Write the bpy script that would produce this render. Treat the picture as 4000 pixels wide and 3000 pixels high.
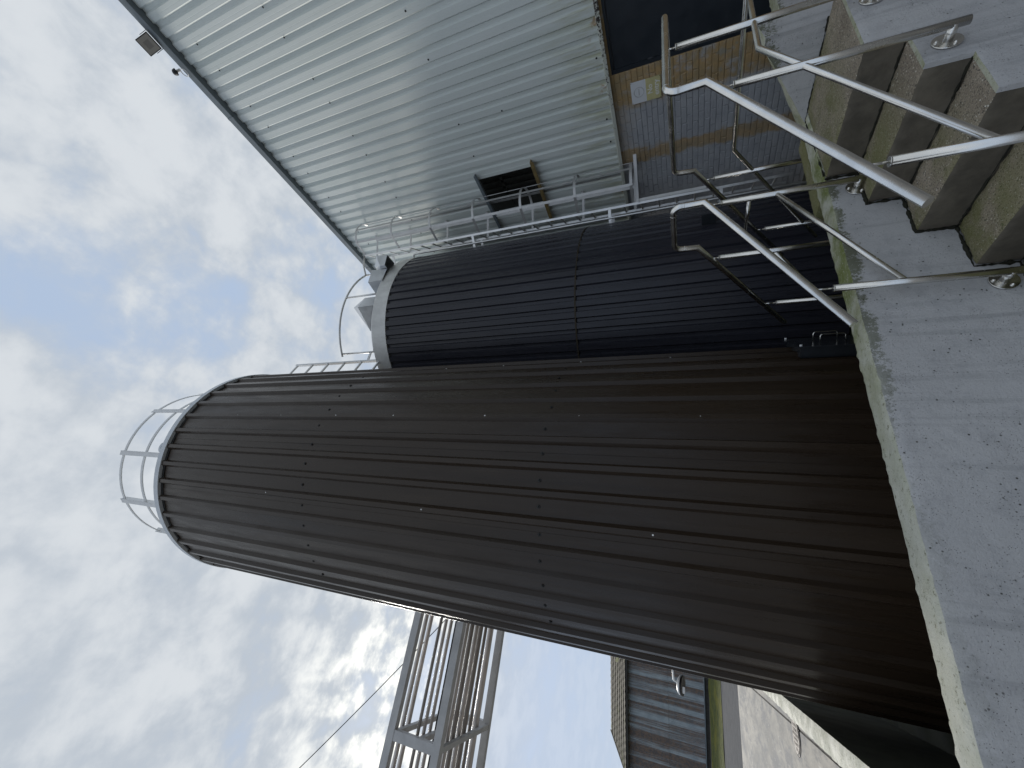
import bpy, bmesh, math, random
from mathutils import Vector, Matrix, noise
R = math.radians
random.seed(7)
for o in list(bpy.data.objects): bpy.data.objects.remove(o)
scene = bpy.context.scene
COL = scene.collection

# ------------------------------------------------------------------ camera
EYE = 1.9                                   # camera height above the yard
cam_d = bpy.data.cameras.new('camera'); cam = bpy.data.objects.new('camera', cam_d); COL.objects.link(cam)
cam_d.sensor_fit = 'HORIZONTAL'; cam_d.sensor_width = 36.0
cam_d.lens = 1597.04 / 4000 * 36.0
cam_d.clip_start = 0.05; cam_d.clip_end = 2000
def cam_matrix(pitch, roll, az):
    # phone held on its side: picture-left is up in the world
    up = Vector((-math.cos(pitch), 0, math.sin(pitch))); fw = Vector((math.sin(pitch), 0, math.cos(pitch))); lf = Vector((0, 1, 0))
    h1 = fw * math.cos(az) + lf * math.sin(az); h2 = fw * math.sin(az) - lf * math.cos(az)
    Rz = Matrix.Rotation(roll, 3, 'Z')
    M = Matrix((Rz @ h2, Rz @ h1, Rz @ up))     # rows: world x, y, z in picture axes
    cx = M @ Vector((1, 0, 0)); cy = -(M @ Vector((0, 1, 0))); cz = -(M @ Vector((0, 0, 1)))
    m = Matrix((cx, cy, cz)).transposed().to_4x4(); m.translation = (0, 0, EYE)
    return m
cam.matrix_world = cam_matrix(R(22.978), R(-1.7277), R(28.701))
scene.camera = cam

# ------------------------------------------------------------------ light
SUN_AZ, SUN_EL = R(-15.0), R(31.0)          # azimuth measured from +Y towards +X
sun_dir = Vector((math.sin(SUN_AZ) * math.cos(SUN_EL), math.cos(SUN_AZ) * math.cos(SUN_EL), math.sin(SUN_EL)))
sl = bpy.data.lights.new('sun', 'SUN'); sl.energy = 1.5; sl.angle = R(12); sl.color = (1.0, 0.95, 0.87)
so = bpy.data.objects.new('sun', sl); COL.objects.link(so)
so.rotation_euler = sun_dir.to_track_quat('Z', 'Y').to_euler(); so.location = (0, 0, 30)

world = bpy.data.worlds.new('World'); scene.world = world; world.use_nodes = True
def build_world():
    nt = world.node_tree; N = nt.nodes; L = nt.links; N.clear()
    out = N.new('ShaderNodeOutputWorld'); bg = N.new('ShaderNodeBackground'); bg.inputs[1].default_value = 0.1
    L.new(bg.outputs[0], out.inputs[0])
    sky = N.new('ShaderNodeTexSky'); sky.sky_type = 'NISHITA'; sky.sun_disc = False
    sky.sun_elevation = SUN_EL; sky.sun_rotation = SUN_AZ; sky.air_density = 1.0; sky.dust_density = 1.2; sky.ozone_density = 1.2
    tc = N.new('ShaderNodeTexCoord'); sep = N.new('ShaderNodeSeparateXYZ'); L.new(tc.outputs['Generated'], sep.inputs[0])
    def M(op, a, b=None, c=None, clamp=False):
        n = N.new('ShaderNodeMath'); n.operation = op; n.use_clamp = clamp
        for i, v in enumerate((a, b, c)):
            if v is None: continue
            if hasattr(v, 'links'): L.new(v, n.inputs[i])
            else: n.inputs[i].default_value = v
        return n.outputs[0]
    def mixc(f, a, b):
        n = N.new('ShaderNodeMix'); n.data_type = 'RGBA'
        for s, v in ((0, f), (6, a), (7, b)):
            if hasattr(v, 'links'): L.new(v, n.inputs[s])
            else: n.inputs[s].default_value = v if s == 0 else (*v, 1)
        return n.outputs[2]
    def ramp(v, a, b):
        n = N.new('ShaderNodeMapRange'); n.interpolation_type = 'SMOOTHSTEP'
        L.new(v, n.inputs[0]); n.inputs[1].default_value = a; n.inputs[2].default_value = b; return n.outputs[0]
    # clouds as a flat layer overhead: direction projected onto it
    zc = M('ADD', M('MAXIMUM', sep.outputs[2], 0.0), 0.16)
    comb = N.new('ShaderNodeCombineXYZ')
    L.new(M('DIVIDE', sep.outputs[0], zc), comb.inputs[0]); L.new(M('DIVIDE', sep.outputs[1], zc), comb.inputs[1])
    def noi(scale, detail, rough, off, dist=0.0):
        mp = N.new('ShaderNodeMapping'); mp.inputs[1].default_value = off; L.new(comb.outputs[0], mp.inputs[0])
        n = N.new('ShaderNodeTexNoise'); n.inputs['Scale'].default_value = scale; n.inputs['Detail'].default_value = detail
        n.inputs['Roughness'].default_value = rough; n.inputs['Distortion'].default_value = dist
        L.new(mp.outputs[0], n.inputs['Vector']); return n.outputs[0]
    big = noi(0.8, 3, 0.5, (3.1, 1.7, 0)); mid = noi(3.3, 9, 0.56, (5.3, 2.2, 0), 0.15); fine = noi(10.0, 8, 0.58, (1.3, 8.8, 0), 0.15)
    dens = M('ADD', M('MULTIPLY', big, 0.28), M('ADD', M('MULTIPLY', mid, 0.50), M('MULTIPLY', fine, 0.22)))
    cov = M('MULTIPLY', ramp(dens, 0.365, 0.49), M('ADD', M('MULTIPLY', ramp(sep.outputs[2], 0.24, 0.50), 0.8), 0.2))
    shade = ramp(M('ADD', M('MULTIPLY', mid, 0.52), M('MULTIPLY', fine, 0.58)), 0.45, 0.66)
    pale = mixc(0.96, sky.outputs[0], (2.75, 3.4, 4.45))
    cl = mixc(shade, (3.15, 3.45, 3.8), (4.3, 4.5, 4.68))
    col = mixc(M('MULTIPLY', cov, 0.93), pale, cl)
    # cloud lit from behind round the sun
    vs = N.new('ShaderNodeVectorMath'); vs.operation = 'DOT_PRODUCT'; L.new(tc.outputs['Generated'], vs.inputs[0]); vs.inputs[1].default_value = sun_dir
    d = M('MAXIMUM', vs.outputs['Value'], 0.0)
    glow = M('ADD', M('MULTIPLY', M('POWER', d, 110.0), 0.9), M('MULTIPLY', M('POWER', d, 20.0), 0.03))
    g2 = M('MULTIPLY', M('MULTIPLY', glow, ramp(sep.outputs[2], 0.36, 0.47)), M('ADD', M('MULTIPLY', ramp(M('ADD', M('MULTIPLY', mid, 0.5), M('MULTIPLY', fine, 0.5)), 0.44, 0.60), 1.0), 0.06))
    add = N.new('ShaderNodeMix'); add.data_type = 'RGBA'; add.blend_type = 'ADD'; add.clamp_factor = False
    L.new(g2, add.inputs[0]); L.new(col, add.inputs[6]); add.inputs[7].default_value = (7.5, 6.9, 5.4, 1)
    L.new(add.outputs[2], bg.inputs[0])
build_world()
vs_ = scene.view_settings; vs_.view_transform = 'Standard'; vs_.look = 'None'; vs_.gamma = 1.0; vs_.exposure = 0.72; vs_.use_curve_mapping = False
scene.render.resolution_x = 1024; scene.render.resolution_y = 768

# ------------------------------------------------------------------ materials
class NT:
    def __init__(s, name):
        s.m = bpy.data.materials.new(name); s.m.use_nodes = True
        s.t = s.m.node_tree; s.N = s.t.nodes; s.L = s.t.links
        s.b = s.N['Principled BSDF']; s.pos = s.N.new('ShaderNodeNewGeometry').outputs['Position']
        s.obj = s.N.new('ShaderNodeTexCoord').outputs['Object']; s.info = s.N.new('ShaderNodeObjectInfo').outputs['Random']
        sp = s.N.new('ShaderNodeSeparateXYZ'); s.L.new(s.pos, sp.inputs[0]); s.x, s.y, s.z = sp.outputs
        nn = s.N.new('ShaderNodeSeparateXYZ'); g = s.N.new('ShaderNodeNewGeometry'); s.L.new(g.outputs['Normal'], nn.inputs[0]); s.nz = nn.outputs[2]
    def put(s, sock, v):
        if hasattr(v, 'links'): s.L.new(v, sock)
        elif isinstance(v, tuple) and sock.type == 'RGBA': sock.default_value = (*v, 1)
        else: sock.default_value = v
    def math(s, op, a, b=None, clamp=False):
        n = s.N.new('ShaderNodeMath'); n.operation = op; n.use_clamp = clamp; s.put(n.inputs[0], a)
        if b is not None: s.put(n.inputs[1], b)
        return n.outputs[0]
    def add(s, a, b): return s.math('ADD', a, b)
    def mul(s, a, b): return s.math('MULTIPLY', a, b)
    def ramp(s, v, a, b, lo=0.0, hi=1.0):
        n = s.N.new('ShaderNodeMapRange'); n.interpolation_type = 'SMOOTHSTEP'; s.put(n.inputs[0], v)
        for i, q in enumerate((a, b, lo, hi)): s.put(n.inputs[i + 1], q)
        return n.outputs[0]
    def mix(s, f, a, b, mode='MIX'):
        n = s.N.new('ShaderNodeMix'); n.data_type = 'RGBA'; n.blend_type = mode
        s.put(n.inputs[0], f); s.put(n.inputs[6], a); s.put(n.inputs[7], b); return n.outputs[2]
    def map(s, vec, scale):
        n = s.N.new('ShaderNodeMapping'); n.inputs['Scale'].default_value = scale; s.L.new(vec, n.inputs[0]); return n.outputs[0]
    def noise(s, scale, detail=4, rough=0.55, vec=None, stretch=None, dist=0.0):
        v = vec or s.pos
        if stretch: v = s.map(v, stretch)
        n = s.N.new('ShaderNodeTexNoise'); s.L.new(v, n.inputs['Vector'])
        n.inputs['Scale'].default_value = scale; n.inputs['Detail'].default_value = detail; n.inputs['Roughness'].default_value = rough; n.inputs['Distortion'].default_value = dist
        return n.outputs[0]
    def voro(s, scale, out='Distance', vec=None, stretch=None):
        v = vec or s.pos
        if stretch: v = s.map(v, stretch)
        n = s.N.new('ShaderNodeTexVoronoi'); s.L.new(v, n.inputs['Vector']); n.inputs['Scale'].default_value = scale
        return n.outputs[out]
    def bump(s, h, strength=0.3, dist=0.01):
        n = s.N.new('ShaderNodeBump'); n.inputs['Strength'].default_value = strength; n.inputs['Distance'].default_value = dist
        s.L.new(h, n.inputs['Height']); s.L.new(n.outputs[0], s.b.inputs['Normal'])
    def set(s, color=None, rough=None, metal=None, spec=None, coat=None, coat_rough=None):
        for k, v in (('Base Color', color), ('Roughness', rough), ('Metallic', metal), ('Specular IOR Level', spec), ('Coat Weight', coat), ('Coat Roughness', coat_rough)):
            if v is not None: s.put(s.b.inputs[k], v)
        return s.m

def m_concrete_smooth(name, top, mossy=1.0):
    n = NT(name)
    c = n.mix(n.ramp(n.noise(1.1, 6, .6), .25, .75), (.475, .478, .485), (.535, .537, .542))
    c = n.mix(n.mul(n.ramp(n.noise(9, 7, .72), .45, .75), .7), c, (.36, .365, .38))
    c = n.mix(n.mul(n.ramp(n.noise(120, 3, .7), .5, .8), .35), c, (.27, .275, .29))
    c = n.mix(n.mul(n.ramp(n.noise(2.4, 6, .65, stretch=(7, 7, .22)), .50, .72), .5), c, (.27, .275, .285))       # rain runs
    specks = n.ramp(n.voro(34), .20, .09); c = n.mix(n.mul(specks, n.ramp(n.noise(9, 3), .50, .62)), c, (.07, .07, .06))
    pits = n.ramp(n.voro(95), .22, .10); c = n.mix(n.mul(pits, n.ramp(n.noise(11, 3), .46, .58)), c, (.11, .11, .105))
    # algae hanging below the coping edge, patchy
    h = n.ramp(n.z, top - .17, top - .005)
    al = n.mul(n.ramp(n.add(n.mul(n.noise(3.1, 5, .6), .52), n.mul(n.noise(55, 7, .8, stretch=(1, 1, .7)), .48)), n.math('SUBTRACT', .70, n.mul(h, .24)), n.math('SUBTRACT', .74, n.mul(h, .24))), n.ramp(n.z, top - .24, top - .05))
    c = n.mix(n.mul(al, n.ramp(n.x, .2, 2.2, .12, .8 * mossy)), c, (.075, .085, .03))
    # lichen and moss on top
    t = n.ramp(n.nz, .25, .55)
    lich = n.mix(n.ramp(n.noise(6, 6, .7), .35, .65), (.50, .51, .43), (.31, .32, .20))
    lich = n.mix(n.mul(n.ramp(n.noise(2.1, 4, .6), .47, .62), n.ramp(n.x, .1, 2.3, .18, mossy)), lich, (.16, .19, .055))
    lich = n.mix(n.ramp(n.x, 2.2, .4, 0, .6), lich, (.53, .535, .48))
    lich = n.mix(n.ramp(n.noise(60, 5, .75), .52, .68), lich, (.47, .47, .41)); lich = n.mix(n.mul(n.ramp(n.noise(38, 5, .75), .56, .66), .8), lich, (.13, .13, .075))
    c = n.mix(t, c, lich)
    n.bump(n.add(n.add(n.noise(70, 6, .75), n.mul(n.ramp(n.voro(95), .0, .3), .5)), n.mul(n.noise(16, 4, .6), 1.2)), .6, .008)
    return n.set(c, n.ramp(n.noise(8), .3, .7, .55, .8), spec=.35)
def m_aggregate():
    n = NT('exposed_aggregate')
    v = n.voro(170, 'Color'); vs = n.N.new('ShaderNodeSeparateColor'); n.L.new(v, vs.inputs[0])
    c = n.mix(n.ramp(n.noise(3, 5, .6), .3, .7), (.225, .19, .145), (.33, .285, .22))
    c = n.mix(n.ramp(vs.outputs[0], .55, 1.0, 0, .55), c, (.42, .37, .30)); c = n.mix(n.ramp(vs.outputs[1], .8, .95), c, (.09, .08, .07))
    c = n.mix(n.ramp(vs.outputs[2], .965, .995), c, (.62, .60, .53))
    green = n.mul(n.ramp(n.noise(2.4, 6, .68), .30, .56), n.ramp(n.y, 1.70, 2.25)); green = n.mul(green, .72)
    c = n.mix(green, c, (.125, .135, .035))
    n.bump(n.add(n.mul(n.voro(170), -1.0), n.mul(n.noise(40, 5), .6)), .7, .005)
    return n.set(c, .85, spec=.3)
def m_paint_ribbed(name, base, dark, rough=.34, coat=.0, dirt=.5, spec=.4):
    n = NT(name)
    s = n.noise(1.6, 6, .6, stretch=(7, 7, .22))
    c = n.mix(n.ramp(s, .35, .75), base, dark); c = n.mix(n.mul(n.info, .45), c, tuple(q * .72 for q in base))
    c = n.mix(n.mul(n.ramp(n.noise(9, 6, .7, stretch=(4, 4, .15)), .58, .8), dirt), c, tuple(min(1, q * 1.7 + .012) for q in base))
    n.bump(n.add(n.noise(1.3, 3, .5, stretch=(2, 2, .6)), n.mul(n.noise(140, 2, .5), .05)), .10, .03)
    return n.set(c, n.ramp(n.noise(5, 5, .6, stretch=(3, 3, .4)), .3, .7, rough - .07, rough + .1), spec=spec, coat=coat, coat_rough=.2)
def m_metal(name, col, rough, metal=1.0, var=.08, streak=(1, 1, 1), spots=None):
    n = NT(name)
    c = n.mix(n.ramp(n.noise(6, 5, .65, stretch=streak), .3, .7), tuple(q * .82 for q in col), col)
    if spots: c = n.mix(n.ramp(n.noise(18, 5, .7), .66, .74), c, spots)
    return n.set(c, n.ramp(n.noise(12, 5, .6), .3, .7, rough - var, rough + var), metal)
def m_plain(name, col, rough=.6, metal=0.0, var=.25, scale=6, bump=.1):
    n = NT(name)
    c = n.mix(n.ramp(n.noise(scale, 6, .65), .3, .72), tuple(q * (1 - var) for q in col), col)
    n.bump(n.noise(scale * 8, 4, .6), bump, .004)
    return n.set(c, n.ramp(n.noise(scale * 1.7, 4), .3, .7, max(.05, rough - .08), min(1, rough + .1)), metal)
def m_wall_clad():
    n = NT('pale_grey_cladding')
    c = n.mix(n.ramp(n.noise(.9, 5, .6, stretch=(3, 3, .3)), .3, .7), (.60, .65, .63), (.68, .72, .705)); c = n.mix(n.mul(n.info, .30), c, (.56, .60, .585))
    c = n.mix(n.mul(n.ramp(n.noise(5, 6, .7, stretch=(5, 5, .12)), .52, .75), .35), c, (.51, .545, .51))
    low = n.mul(n.ramp(n.z, 3.9, 2.85), n.ramp(n.noise(3, 5, .65, stretch=(4, 4, .5)), .38, .68)); c = n.mix(n.mul(low, .65), c, (.36, .36, .20))
    rust = n.mul(n.ramp(n.z, 3.05, 2.85), n.ramp(n.noise(7, 4), .58, .70)); c = n.mix(n.mul(rust, .7), c, (.30, .15, .04))
    n.bump(n.noise(3, 4, .5), .06, .02)
    return n.set(c, .6, spec=.35)
def m_brick():
    n = NT('painted_brick')
    c = n.mix(n.ramp(n.noise(4, 6, .65), .3, .7), (.34, .35, .375), (.43, .44, .455))
    c = n.mix(n.mul(n.info, .35), c, (.40, .41, .425))
    wob = n.mul(n.math('SUBTRACT', n.noise(3.5, 5, .6, stretch=(1, 1.4, 1)), .5), .34)
    yy = n.add(n.y, wob)
    s1 = n.mul(n.ramp(yy, 3.78, 3.62), n.ramp(n.noise(9, 6, .7), .28, .5, .55, 1))
    hole = n.ramp(n.noise(2.6, 5, .6), .56, .66)
    s1 = n.mul(s1, n.math('SUBTRACT', 1.0, n.mul(hole, .75)))
    s2 = n.mul(n.ramp(yy, 4.36, 4.44), n.ramp(yy, 4.67, 4.59)); s2 = n.mul(s2, .85)
    s3 = n.mul(n.ramp(n.add(n.z, n.mul(wob, 1.6)), 2.45, 2.8), .55); s3 = n.mul(s3, n.ramp(n.y, 5.2, 3.6))
    och = n.mix(n.ramp(n.noise(7, 6, .7), .35, .65), (.32, .225, .09), (.44, .275, .09))
    och = n.mix(n.ramp(n.noise(5, 4), .6, .72), och, (.29, .26, .18))
    st = n.math('MAXIMUM', n.math('MAXIMUM', s1, s2), s3)
    c = n.mix(n.mul(st, .85), c, och)
    n.bump(n.noise(45, 5, .7), .4, .006)
    return n.set(c, .55, spec=.4)
def m_blue_sheet():
    n = NT('blue_rusty_corrugated')
    s = n.noise(1.6, 6, .7, stretch=(2.2, 2.2, .07)); f = n.noise(9, 5, .7, stretch=(3.5, 3.5, .09))
    c = n.mix(n.ramp(n.noise(2, 4), .3, .7), (.25, .295, .33), (.34, .385, .42))
    ox = n.N.new('ShaderNodeSeparateXYZ'); n.L.new(n.obj, ox.inputs[0])
    uu = n.math('SUBTRACT', n.mul(ox.outputs[0], .93), n.mul(ox.outputs[1], .367))
    band = n.mul(n.ramp(uu, -.35, .42), .13); left = n.ramp(n.x, -6.5, -10.5, 0, .10)
    r = n.ramp(n.add(n.add(n.add(n.mul(s, .65), n.mul(f, .35)), n.mul(n.info, .03)), n.add(band, left)), .47, .68)
    rc = n.mix(n.ramp(n.noise(6, 5), .35, .65), (.06, .04, .035), (.14, .075, .04))
    c = n.mix(n.mul(r, .88), c, rc)
    return n.set(c, .6)
def m_ground():
    n = NT('worn_yard_concrete')
    c = n.mix(n.ramp(n.noise(.9, 7, .7, stretch=(1.6, .7, 1)), .36, .64), (.20, .195, .185), (.37, .345, .305))
    c = n.mix(n.mul(n.ramp(n.noise(1.7, 7, .75, stretch=(1.5, .6, 1)), .46, .60), .8), c, (.15, .155, .165))
    c = n.mix(n.ramp(n.noise(14, 5, .7, stretch=(1, .25, 1)), .60, .72), c, (.47, .46, .43))
    c = n.mix(n.ramp(n.noise(5, 6, .75, stretch=(1.2, .2, 1)), .66, .72), c, (.12, .115, .105))
    n.bump(n.noise(40, 6, .7), .3, .01)
    return n.set(c, .8)
def m_moss():
    n = NT('moss_and_grass')
    c = n.mix(n.ramp(n.noise(3, 6, .7), .3, .7), (.045, .06, .012), (.13, .14, .02))
    c = n.mix(n.ramp(n.noise(.6, 4, .6), .52, .66), c, (.17, .16, .015))
    n.bump(n.noise(25, 6, .8), 1.0, .08)
    return n.set(c, .95)
def m_asphalt():
    n = NT('wet_asphalt')
    c = n.mix(n.ramp(n.noise(4, 6, .75, stretch=(.6, 2, 1)), .3, .7), (.05, .053, .06), (.11, .113, .12))
    n.bump(n.noise(30, 5), .4, .01)
    return n.set(c, .95, spec=.15)
def m_peel():
    n = NT('peeling_painted_flashing')
    p = n.ramp(n.add(n.noise(26, 5, .7), n.ramp(n.y, 3.5, 1.2, 0, .22)), .56, .62); p = n.mul(p, n.ramp(n.y, 3.75, 3.5))
    c = n.mix(p, (.46, .475, .42), (.02, .014, .012))
    c = n.mix(n.ramp(n.noise(18, 4), .62, .7), c, (.22, .14, .05))
    return n.set(c, .6)
def m_roof():
    n = NT('mossy_roof_sheet')
    c = n.mix(n.ramp(n.noise(2.5, 6, .75), .3, .7), (.085, .072, .05), (.185, .165, .125)); c = n.mix(n.ramp(n.noise(1.2, 5), .55, .7), c, (.11, .115, .035))
    n.bump(n.noise(9, 5), .5, .05)
    return n.set(c, .9)
MAT = {}
def mats():
    M = MAT
    M['bund'] = m_concrete_smooth('bund_concrete', .9325)
    M['pale'] = m_concrete_smooth('upstand_concrete', 1.25, 1.0)
    M['cheek'] = m_concrete_smooth('stair_side_render', 3.0, .0)
    M['agg'] = m_aggregate(); M['riser'] = m_plain('dark_riser_concrete', (.145, .127, .098), .85, 0, .5, 5, .5)  # risers get a darker brown than the treads
    M['moss_shade'] = m_plain('black_moss_shade', (.022, .022, .012), .95, 0, .6, 20, .8)
    M['silo_brown'] = m_paint_ribbed('brown_silo_paint', (.036, .0245, .016), (.024, .016, .0105), .30, spec=.32)
    M['silo_navy'] = m_paint_ribbed('navy_silo_paint', (.030, .031, .041), (.019, .020, .028), .30, spec=.34)
    M['galv'] = m_metal('galvanised_steel', (.62, .64, .66), .42, .85, .1)
    M['galv_rust'] = m_metal('galvanised_band', (.62, .625, .61), .48, .35, .1, (1, 1, .4))
    M['white_rim'] = m_plain('chipped_white_rim', (.60, .64, .68), .45, 0, .12, 5)
    M['stainless'] = m_metal('satin_stainless', (.80, .785, .75), .24, 1.0, .04)
    M['alu'] = m_metal('ladder_aluminium', (.70, .70, .69), .38, .9, .08)
    M['strap'] = m_metal('cage_strap_steel', (.55, .55, .545), .5, .6, .08)
    M['wall'] = m_wall_clad(); M['brick'] = m_brick(); M['peel'] = m_peel()
    M['mortar'] = m_brick()
    M['door'] = m_plain('navy_door_paint', (.022, .028, .036), .42, 0, .2, 3, .05)
    M['gutter'] = m_plain('blue_grey_gutter', (.155, .185, .205), .5, 0, .2, 4)
    M['black'] = m_plain('black_plastic', (.012, .012, .014), .5, 0, .2)
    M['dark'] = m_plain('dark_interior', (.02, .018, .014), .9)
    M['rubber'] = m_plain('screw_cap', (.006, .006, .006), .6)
    M['white'] = m_plain('white_paint', (.74, .75, .75), .4, 0, .08)
    M['rack'] = m_plain('rack_steel', (.52, .525, .53), .5, 0, .2, 3)
    M['rackrust'] = m_plain('rusty_rack_steel', (.17, .12, .085), .7, 0, .35, 4)
    M['pipe'] = m_metal('process_pipe', (.55, .51, .48), .38, .85, .1)
    M['pipe_d'] = m_metal('lagged_pipe', (.30, .27, .245), .5, .5, .1)
    M['yard'] = m_ground(); M['moss'] = m_moss(); M['asphalt'] = m_asphalt()
    M['blue'] = m_blue_sheet(); M['roof'] = m_roof()
    M['plinth'] = m_plain('dark_plinth_brick', (.045, .042, .038), .9, 0, .4, 3)
    M['algae_shade'] = m_plain('algae_shade_concrete', (.05, .055, .032), .8, 0, .55, 2.2, .3)  # bund floor dirt; on the side wall mostly shade put into the colour
    M['earth'] = m_plain('earth', (.13, .12, .10), .95, 0, .3, .3)
    M['sign_white'] = m_plain('sign_white', (.72, .74, .76), .4, 0, .05)
    M['sign_yellow'] = m_plain('faded_sign_yellow', (.62, .57, .30), .45, 0, .15, 9)
    M['sign_text'] = m_plain('sign_text_white', (.80, .80, .74), .45, 0, .05)
    M['sign_ring'] = m_plain('faded_sign_ring', (.52, .52, .52), .45, 0, .1)
    M['plastic'] = m_plain('smoked_cover', (.03, .034, .04), .15, 0, .2)
    M['lens'] = m_plain('flood_lens', (.40, .37, .33), .35, 0, .1); M['lens2'] = m_plain('flood_led', (.28, .26, .24), .4, 0, .1)
    M['seam'] = m_plain('rusty_lap_seam', (.05, .038, .022), .8, 0, .6, 5)
    M['iron'] = m_plain('cast_iron', (.09, .08, .075), .6, .5, .3, 9)
    M['ochre'] = m_plain('rusty_sill', (.30, .22, .09), .6, 0, .5, 7)
mats()

# ------------------------------------------------------------------ mesh helpers (heights are measured from the camera's eye, H() moves them to the ground)
class MB:
    def __init__(s): s.v = []; s.f = []; s.mi = []; s.sm = []
    def face(s, idx, mi=0, sm=False): s.f.append(tuple(idx)); s.mi.append(mi); s.sm.append(sm)
    def pts(s, P): b = len(s.v); s.v += [tuple(p) for p in P]; return b
    def box(s, x0, x1, y0, y1, z0, z1, mi=0):
        b = s.pts([(x, y, z) for z in (z0, z1) for y in (y0, y1) for x in (x0, x1)])
        for q in ((0, 2, 3, 1), (4, 5, 7, 6), (0, 1, 5, 4), (1, 3, 7, 5), (3, 2, 6, 7), (2, 0, 4, 6)): s.face([b + i for i in q], mi)
        return s
    def obox(s, c, ax, h, mi=0):
        c = Vector(c); A = [Vector(a).normalized() * k for a, k in zip(ax, h)]
        b = s.pts([c + A[0] * i + A[1] * j + A[2] * k for k in (-1, 1) for j in (-1, 1) for i in (-1, 1)])
        for q in ((0, 2, 3, 1), (4, 5, 7, 6), (0, 1, 5, 4), (1, 3, 7, 5), (3, 2, 6, 7), (2, 0, 4, 6)): s.face([b + i for i in q], mi)
        return s
    def bar(s, a, b, w, t, side=(0, 0, 1), mi=0):
        a = Vector(a); b = Vector(b); d = (b - a); L = d.length; d.normalize(); sd = Vector(side); sd = (sd - d * sd.dot(d)).normalized()
        return s.obox((a + b) / 2, (d, sd, d.cross(sd)), (L / 2, w / 2, t / 2), mi)
    def tube(s, P, r, n=12, mi=0, cap=True, closed=False):
        P = [Vector(p) for p in P]; m = len(P); rings = []
        T = []
        for i in range(m):
            if closed: a = (P[i] - P[i - 1]).normalized(); b_ = (P[(i + 1) % m] - P[i]).normalized()
            else:
                a = (P[i] - P[i - 1]).normalized() if i else (P[1] - P[0]).normalized(); b_ = (P[i + 1] - P[i]).normalized() if i < m - 1 else a
            T.append((a, b_))
        u = T[0][1].orthogonal().normalized()
        for i in range(m):
            a, b_ = T[i]; t = (a + b_).normalized()
            if i and not (i == 0): u = u - a * u.dot(a); u.normalize()
            w = a.cross(u)
            ca = max(.35, a.dot(t)); ring = []
            for k in range(n):
                q = 2 * math.pi * k / n; o = u * math.cos(q) * r + w * math.sin(q) * r
                o = o - a * (o.dot(t) / a.dot(t) if abs(a.dot(t)) > .2 else 0)     # slide along the tube to the mitre plane
                ring.append(P[i] + o)
            rings.append(s.pts(ring))
            u2 = u - b_ * u.dot(b_)
            # carry the frame round the bend
            ax = a.cross(b_)
            if ax.length > 1e-6: u = Matrix.Rotation(a.angle(b_), 3, ax) @ u
        for i in range(m - 1 if not closed else m):
            A = rings[i]; B = rings[(i + 1) % m]
            for k in range(n): s.face((A + k, A + (k + 1) % n, B + (k + 1) % n, B + k), mi, True)
        if cap and not closed:
            s.face([rings[0] + k for k in range(n)][::-1], mi); s.face([rings[-1] + k for k in range(n)], mi)
        return s
    def cyl(s, a, b, r, n=12, mi=0): return s.tube([a, b], r, n, mi)
    def prism(s, poly, ext, mi=0):
        ext = Vector(ext); n = len(poly); b = s.pts([Vector(p) for p in poly]); c = s.pts([Vector(p) + ext for p in poly])
        s.face([b + i for i in range(n)][::-1], mi); s.face([c + i for i in range(n)], mi)
        for i in range(n): j = (i + 1) % n; s.face((b + i, b + j, c + j, c + i), mi)
        return s
    def grid(s, rows, mi=0, sm=False):
        k = len(rows[0]); B = [s.pts(r) for r in rows]
        for i in range(len(rows) - 1):
            for j in range(k - 1): s.face((B[i] + j, B[i] + j + 1, B[i + 1] + j + 1, B[i + 1] + j), mi, sm)
        return s
    def dome(s, c, r, h, ax=(0, 0, 1), n=16, m=5, mi=0):
        c = Vector(c); ax = Vector(ax).normalized(); u = ax.orthogonal().normalized(); w = ax.cross(u); rows = []
        for i in range(m):
            q = math.pi / 2 * i / (m - 1) * .98
            rows.append([c + (u * math.cos(a) + w * math.sin(a)) * r * math.cos(q) + ax * h * math.sin(q) for a in [2 * math.pi * k / n for k in range(n + 1)]])
        s.grid(rows, mi, True); b = s.pts([rows[0][k] for k in range(n)]); s.face([b + k for k in range(n)][::-1], mi)
        return s
def link(name, me, parent=None, loc=(0, 0, 0)):
    o = bpy.data.objects.new(name, me); COL.objects.link(o); o.location = loc
    if parent is not None:
        o.parent = parent; pw = wloc(parent); o.location = Vector(loc) - pw
    return o
def wloc(o):
    v = Vector(o.location)
    while o.parent is not None: o = o.parent; v += Vector(o.location)
    return v
def finish(name, mb, mats, parent=None, sharp=None):
    """one mesh object; its origin at the middle of its foot; eye heights become ground heights"""
    if not isinstance(mats, (list, tuple)): mats = [mats]
    V = [Vector(p) for p in mb.v]
    lo = Vector([min(p[i] for p in V) for i in range(3)]); hi = Vector([max(p[i] for p in V) for i in range(3)])
    org = Vector(((lo.x + hi.x) / 2, (lo.y + hi.y) / 2, lo.z))
    me = bpy.data.meshes.new(name); me.from_pydata([p - org for p in V], [], mb.f)
    for k in mats: me.materials.append(MAT[k])
    me.polygons.foreach_set('material_index', mb.mi); me.polygons.foreach_set('use_smooth', mb.sm)
    bm = bmesh.new(); bm.from_mesh(me); bmesh.ops.recalc_face_normals(bm, faces=bm.faces)
    if sharp is not None:
        bmesh.ops.remove_doubles(bm, verts=bm.verts, dist=1e-5)
        for f in bm.faces: f.smooth = True
        for e in bm.edges:
            e.smooth = not (len(e.link_faces) == 2 and e.calc_face_angle(0) > R(sharp))
    bm.to_mesh(me); bm.free(); me.update()
    return link(name, me, parent, org + Vector((0, 0, EYE)))
def thing(name, label, cat, base, group=None):
    o = bpy.data.objects.new(name, None); COL.objects.link(o); o.empty_display_size = .2
    o.location = (base[0], base[1], base[2] + EYE); return tag(o, label, cat, group)
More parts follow.
